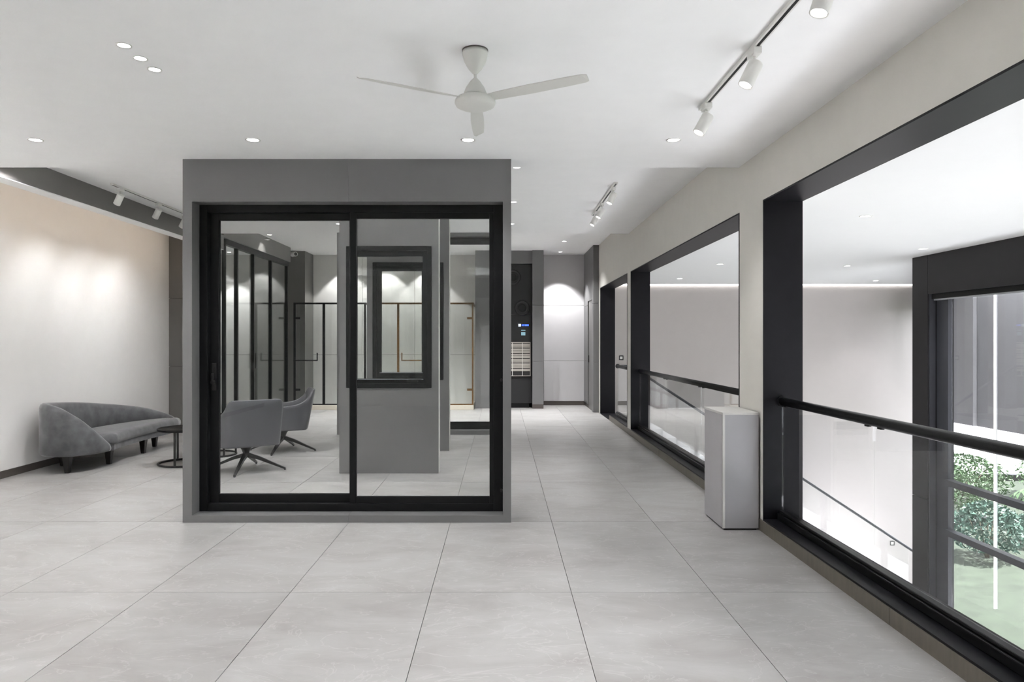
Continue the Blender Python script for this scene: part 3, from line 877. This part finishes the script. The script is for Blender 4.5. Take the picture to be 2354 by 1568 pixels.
# unseen wall washing spots and rail, added for bounce light on the ceiling
track_rail(-4.09, -0.6, 5.6, Z1, 'unseen track rail added for the fill spotlights on the low ceiling')
for y, nm in ((0.4, 'first'), (1.5, 'second'), (2.6, 'third'), (3.7, 'fourth'), (4.8, 'fifth')):
    track_spot(-4.09, y, Z1, (-0.80, 0.1, -0.62), nm + ' added fill spotlight from the far end washing the left wall beside the camera', 150, 2.1, group='added fill spotlights washing the near left wall', blend=0.6)
cs = MB().box(-4.25, 0.95, Y1 - 0.05, Y1 - 0.035, Z1 + 0.006, Z1 + 0.018).build('step_fill_strip', 'step_fill_glow')  # unseen strip added to brighten the middle ceiling
tag(cs, 'unseen fill light strip added behind the step of the low ceiling', 'light strip')
# warm cove strip behind the beam
wl_ = MB().box(-4.53, -4.515, Y1 + 0.1, 11.1, 2.90, 2.93).build('warm_cove_strip', 'led_warm')
tag(wl_, 'warm light strip hidden behind the grey beam above the sofa', 'light strip')

# ------------------------------------------------------------------ curved sofa
def catmull(P, n):
    out = []
    for i in range(len(P) - 1):
        p0 = P[max(i - 1, 0)]; p1 = P[i]; p2 = P[i + 1]; p3 = P[min(i + 2, len(P) - 1)]
        for k in range(n):
            t = k / n
            out.append(tuple(0.5 * (2 * b + (c - a) * t + (2 * a - 5 * b + 4 * c - d) * t * t + (-a + 3 * b - 3 * c + d) * t ** 3) for a, b, c, d in zip(p0, p1, p2, p3)))
    out.append(tuple(P[-1]))
    return out
sofa = thing('sofa', 'curved grey velvet sofa with sloping back and black tapered legs', 'sofa', (-4.78, 8.85, 0))
per = [(-4.40, 8.12, 0.275), (-4.43, 7.93, 0.42), (-4.53, 7.76, 0.585), (-4.70, 7.67, 0.70), (-4.90, 7.71, 0.745), (-5.06, 7.88, 0.75), (-5.13, 8.2, 0.73),
       (-5.13, 8.6, 0.70), (-5.09, 9.0, 0.655), (-5.01, 9.4, 0.60), (-4.88, 9.75, 0.535), (-4.72, 9.97, 0.455), (-4.57, 10.04, 0.385), (-4.46, 10.0, 0.335)]
cur = catmull(per, 5)
ctr = Vector((-4.72, 8.85))
sh = MB()
rings = []
TH = 0.10
for i, (x, y, z) in enumerate(cur):
    a = Vector(cur[max(i - 1, 0)][:2]); b = Vector(cur[min(i + 1, len(cur) - 1)][:2])
    tdir = (b - a).normalized()
    nrm = Vector((-tdir.y, tdir.x))              # points outward or inward
    if nrm.dot(Vector((x, y)) - ctr) > 0: nrm = -nrm
    o = Vector((x, y))
    t = TH * (0.62 + 0.38 * min(1.0, (z - 0.25) / 0.3))
    zb = 0.19
    sec = [(0.015, zb), (0.0, zb + 0.02), (0.0, max(zb + 0.04, z - 0.05)), (0.012, z - 0.014), (t * 0.35, z), (t * 0.65, z - 0.002), (t * 0.95, z - 0.02), (t, max(zb + 0.03, z - 0.06)), (t * 1.0, zb)]
    rings.append([(o.x + nrm.x * d, o.y + nrm.y * d, zz) for d, zz in sec])
ns = len(rings[0])
vs = [p for r in rings for p in r]
fs = []
for i in range(len(rings) - 1):
    for j in range(ns):
        j2 = (j + 1) % ns
        fs.append((i * ns + j, (i + 1) * ns + j, (i + 1) * ns + j2, i * ns + j2))
fs += [tuple(range(ns)), tuple((len(rings) - 1) * ns + j for j in range(ns - 1, -1, -1))]
sh.add(vs, fs, True).build('back_shell', 'velvet_grey', sofa)
inner = [(r[7][0], r[7][1]) for r in rings]
front = catmull([(-4.44, 10.0), (-4.425, 9.7), (-4.455, 9.2), (-4.455, 8.75), (-4.425, 8.35), (-4.375, 8.13)], 5)
poly = inner[::2] + [p for p in front[1:-1:2]]
def slab(poly, levels):
    """stack of inset outlines: (inset, z)"""
    c = Vector((sum(p[0] for p in poly) / len(poly), sum(p[1] for p in poly) / len(poly)))
    n = len(poly); vs = []; fs = []
    P = [Vector(p) for p in poly]
    N = []
    for i in range(n):
        tg = (P[(i + 1) % n] - P[i - 1]).normalized()
        nn = Vector((-tg.y, tg.x))
        if nn.dot(c - P[i]) < 0: nn = -nn
        N.append(nn)
    for ins, z in levels:
        for i in range(n):
            q = P[i] + N[i] * ins
            vs.append((q.x, q.y, z))
    for l in range(len(levels) - 1):
        for i in range(n):
            fs.append((l * n + i, l * n + (i + 1) % n, (l + 1) * n + (i + 1) % n, (l + 1) * n + i))
    fs += [tuple(range(n)), tuple((len(levels) - 1) * n + i for i in range(n))]
    return vs, fs
v_, f_ = slab(poly, [(0.02, 0.252), (0.0, 0.268), (-0.006, 0.30), (-0.002, 0.335), (0.016, 0.362), (0.05, 0.376), (0.10, 0.38)])
MB().add(v_, f_, True).build('seat_cushion', 'velvet_grey', sofa)
v_, f_ = slab(poly, [(0.03, 0.185), (0.018, 0.19), (0.018, 0.253)])
MB().add(v_, f_, False).build('base_rail', 'velvet_grey', sofa)
for lx, ly in ((-4.70, 7.80), (-4.56, 8.37), (-4.56, 9.17), (-4.70, 9.76), (-5.02, 8.25), (-5.0, 9.2)):
    m = MB()
    m.add([(lx + a * 0.022, ly + b * 0.022, 0) for a, b in ((-1, -1), (1, -1), (1, 1), (-1, 1))] + [(lx + a * 0.04, ly + b * 0.04, 0.19) for a, b in ((-1, -1), (1, -1), (1, 1), (-1, 1))],
          [(3, 2, 1, 0), (4, 5, 6, 7), (0, 1, 5, 4), (1, 2, 6, 5), (2, 3, 7, 6), (3, 0, 4, 7)])
    m.build('leg', 'wood_black', sofa, bevel=0.003)

# ------------------------------------------------------------------ round side tables
def side_table(x, y, h, r, legs, label):
    t = thing('side_table', label, 'side table', (x, y, 0), group='round black side tables')
    MB().lathe([(0, h - 0.03), (r - 0.006, h - 0.03), (r, h - 0.024), (r, h - 0.004), (r - 0.004, h), (r - 0.02, h), (r - 0.022, h - 0.004), (0, h - 0.004)], (x, y, 0), 48).build('table_top', 'black_gloss', t)
    MB().torus((x, y, 0.013), r - 0.012, 0.012).build('base_ring', 'metal_black', t)
    for a in legs:
        a = math.radians(a)
        px, py = x + (r - 0.012) * math.cos(a), y + (r - 0.012) * math.sin(a)
        MB().box(px - 0.010, px + 0.010, py - 0.010, py + 0.010, 0.01, h - 0.028).build('leg', 'metal_black', t)
side_table(-3.69, 8.40, 0.424, 0.30, (-88, 130), 'low round black side table left of the near portal')
side_table(-3.63, 9.04, 0.50, 0.30, (-40, 5), 'round black side table mostly hidden behind the nearer armchair')

# ------------------------------------------------------------------ armchairs
def armchair(label, loc, rz, base_rz):
    t = thing('armchair', label, 'armchair', loc, rz, group='grey leather swivel armchairs', local=True)
    # plan path, local +Y is the front
    path = [(-0.345, 0.27), (-0.355, 0.12), (-0.352, -0.04), (-0.342, -0.15), (-0.322, -0.235), (-0.275, -0.292), (-0.14, -0.322), (0.0, -0.330),
            (0.14, -0.322), (0.275, -0.292), (0.322, -0.235), (0.342, -0.15), (0.352, -0.04), (0.355, 0.12), (0.345, 0.27)]
    top = [0.575, 0.592, 0.608, 0.628, 0.69, 0.795, 0.806, 0.808, 0.806, 0.795, 0.69, 0.628, 0.608, 0.592, 0.575]
    pts = catmull([(p[0], p[1], z) for p, z in zip(path, top)], 6)
    rr = []
    for i, (x, y, z) in enumerate(pts):
        a = Vector(pts[max(i - 2, 0)][:2]); b = Vector(pts[min(i + 2, len(pts) - 1)][:2])
        d = (b - a).normalized(); nn = Vector((-d.y, d.x))
        if nn.dot(Vector((-x, 0.05 - y))) < 0: nn = -nn
        tk = 0.034
        zb = 0.292
        bk = max(0.0, min(1.0, (-y - 0.02) / 0.30)); back = bk * bk * (3 - 2 * bk)
        def at(dd, zz):
            f = (zz - zb) / 0.5
            lean = 0.075 * back * f
            s = 1.0 - 0.055 * (1 - f)
            return ((x + nn.x * dd) * s, (y + nn.y * dd) * s - lean, zz)
        rr.append([at(0.006, zb), at(0, zb + 0.02), at(0, zb + (z - zb) * 0.25), at(0, zb + (z - zb) * 0.45), at(0, zb + (z - zb) * 0.65), at(0, zb + (z - zb) * 0.85), at(0, z - 0.012), at(0.006, z - 0.002), at(tk - 0.006, z - 0.002), at(tk, z - 0.012), at(tk, zb + (z - zb) * 0.75), at(tk, zb + (z - zb) * 0.45), at(tk, zb + 0.02), at(tk - 0.006, zb)])
    ns = len(rr[0]); vs = [p for r in rr for p in r]; fs = []
    for i in range(len(rr) - 1):
        for j in range(ns):
            fs.append((i * ns + j, (i + 1) * ns + j, (i + 1) * ns + (j + 1) % ns, i * ns + (j + 1) % ns))
    fs += [tuple(range(ns)), tuple((len(rr) - 1) * ns + j for j in range(ns - 1, -1, -1))]
    MB().add(vs, fs, True).build('shell', 'leather_grey', t)
    seat = [(-0.27, 0.285), (0.27, 0.285), (0.30, 0.25), (0.30, -0.05), (0.26, -0.19), (0.15, -0.265), (0, -0.28), (-0.15, -0.265), (-0.26, -0.19), (-0.30, -0.05), (-0.30, 0.25)]
    v_, f_ = slab(seat, [(0.01, 0.325), (0.0, 0.34), (0.0, 0.41), (0.012, 0.432), (0.05, 0.442)])
    MB().add(v_, f_, True).build('seat', 'leather_grey', t)
    v_, f_ = slab(seat, [(0.02, 0.285), (0.0, 0.292), (0.0, 0.325)])
    MB().add(v_, f_, False).build('seat_pan', 'fabric_dark', t)
    cm = MB().lathe([(0, 0.287), (0.085, 0.287), (0.083, 0.275), (0.05, 0.235), (0.036, 0.20), (0.034, 0.175), (0.045, 0.15), (0, 0.148)], (0, 0, 0), 20)
    cm.build('column', 'metal_black', t)
    for k in range(4):
        a = base_rz - rz + k * PI / 2
        c, s = math.cos(a), math.sin(a)
        m = MB().bar((0.015 * c, 0.015 * s, 0.172), (0.14 * c, 0.14 * s, 0.135), 0.05, 0.042, 0.04, 0.034)
        m.bar((0.135 * c, 0.135 * s, 0.137), (0.43 * c, 0.43 * s, 0.014), 0.04, 0.034, 0.024, 0.016)
        leg = m.build('base_leg', 'metal_black', t)
        MB().cyl((0.425 * c, 0.425 * s, 0.0), (0.425 * c, 0.425 * s, 0.012), 0.011, n=10).build('glide', 'wood_black', leg)
    return t
armchair('grey leather swivel armchair with its back to the camera', (-2.83, 7.98, 0), math.radians(36), math.radians(4))
armchair('grey leather swivel armchair turned left, farther from the camera', (-2.85, 9.40, 0), math.radians(110), math.radians(-2))

# ------------------------------------------------------------------ garden outside the window
structure(MB().box(5.9, 80, -30, 27.6, LOW - 0.3, LOW - 0.12).build('ground', 'grass'), 'green lawn outside')
structure(MB().box(5.9, 120, 27.6, 90, LOW - 0.3, LOW - 0.10).build('road', 'concrete'), 'bright concrete driveway beyond the lawn')
structure(MB().box(6.05, 9.6, -30, 11.2, LOW - 0.3, LOW - 0.10).build('path', 'concrete'), 'pale paved strip under the window')
bk = MB().box(10.5, 60, 27.3, 27.6, LOW - 0.2, LOW + 0.10).build('garden_kerb', 'charcoal_cladding')
tag(bk, 'dark kerb between the lawn and the bright driveway', 'kerb')
bk = MB().box(10.5, 40, 20.6, 20.8, LOW - 0.2, LOW + 0.12).build('garden_edging', 'charcoal_cladding')
tag(bk, 'dark garden edging crossing behind the lower panes', 'kerb')
fac = thing('facade_panel', 'grey outside cladding hanging above the bright driveway', 'cladding', (8.1, 10, 0))
MB().box(8.0, 8.2, 12.2, 13.6, -0.01, 3.6).build('cladding_sheet', 'facade_grey', fac)
MB().box(8.06, 8.26, 6.0, 12.18, -0.01, 3.6).build('cladding_sheet', 'facade_grey', fac)
lt = thing('light_tube', 'slim vertical line of light outside the window', 'light', (7.0, 10.2, -2.36))
MB().cyl((7.0, 10.2, -2.36), (7.0, 10.2, 3.6), 0.014, n=12).build('tube', 'led_tube', lt)
MB().box(7.012, 7.03, 10.19, 10.21, -2.36, 3.6).build('channel', 'silver_metal', lt)

def bush(x, y, r, h, m, label, n=900, seed=1):
    rnd = random.Random(seed)
    t = thing('garden_shrub', label, 'shrub', (x, y, LOW - 0.12), group='garden shrubs')
    st = MB()
    for k in range(6):
        a = rnd.uniform(0, 2 * PI)
        st.cyl((x + 0.03 * math.cos(a), y + 0.03 * math.sin(a), LOW - 0.12), (x + 0.5 * r * math.cos(a), y + 0.5 * r * math.sin(a), LOW + 0.6 * h), 0.02, 0.008, 6)
    st.build('stems', 'bark', t)
    lf = MB()
    for k in range(int(n * 2.2)):
        a = rnd.uniform(0, 2 * PI); u = rnd.uniform(-0.6, 1); rad = r * (0.55 + 0.45 * rnd.random()) * math.sqrt(max(0.05, 1 - u * u))
        c = Vector((x + rad * math.cos(a), y + rad * math.sin(a), LOW - 0.1 + h * (0.45 + 0.5 * u)))
        d = Vector((rnd.gauss(0, 1), rnd.gauss(0, 1), rnd.gauss(0.4, 0.7))).normalized() * rnd.uniform(0.045, 0.095)
        s = d.cross(Vector((rnd.gauss(0, 1), rnd.gauss(0, 1), rnd.gauss(0, 1)))).normalized() * d.length * 0.35
        lf.add([c - d, c + s, c + d, c - s], [(0, 1, 2, 3)])
    lf.build('leaves', m, t, kind='stuff')
bush(13.9, 22.4, 1.1, 1.5, 'leaf_green', 'leafy bright green shrub at the left of the garden view', seed=1)
bush(15.6, 24.4, 1.5, 1.5, 'leaf_green', 'broad green shrub behind the palm', 1200, seed=2)
bush(19.0, 24.4, 1.3, 1.7, 'palm_green', 'pale green shrub at the right edge of the garden view', 1000, seed=3)
bush(11.9, 17.6, 0.8, 1.4, 'leaf_deep', 'dark bluish green shrub low at the left of the lowest pane', 800, seed=4)
bush(14.2, 18.6, 0.9, 0.9, 'leaf_deep', 'low dark shrub in the middle of the lowest pane', 700, seed=5)
bush(12.3, 15.6, 0.5, 0.5, 'leaf_green', 'small green shrub near the paved strip', 400, seed=6)
def palm(x, y, h, label, seed):
    rnd = random.Random(seed)
    t = thing('garden_palm', label, 'palm', (x, y, LOW - 0.12))
    MB().cyl((x, y, LOW - 0.12), (x, y, LOW + h), 0.07, 0.05, 10).build('trunk', 'bark', t)
    for k in range(14):
        a = 2 * PI * k / 14 + rnd.uniform(-.2, .2); L = rnd.uniform(0.9, 1.3)
        m = MB(); prev = None
        for j in range(9):
            f = j / 8
            p = Vector((x + L * f * math.cos(a), y + L * f * math.sin(a), LOW + h + 0.45 * f - 0.95 * f * f))
            sd = Vector((-math.sin(a), math.cos(a), 0))
            if prev is not None:
                for s in (-1, 1):
                    w_ = 0.26 * math.sin(PI * min(0.95, f + 0.05))
                    tip = p + sd * s * w_ + Vector((0, 0, -0.08))
                    m.add([prev, p, tip], [(0, 1, 2)])
            prev = p
        m.build('frond', 'palm_green', t)
palm(15.4, 20.2, 1.0, 'small palm with spreading fronds in the garden', 3)
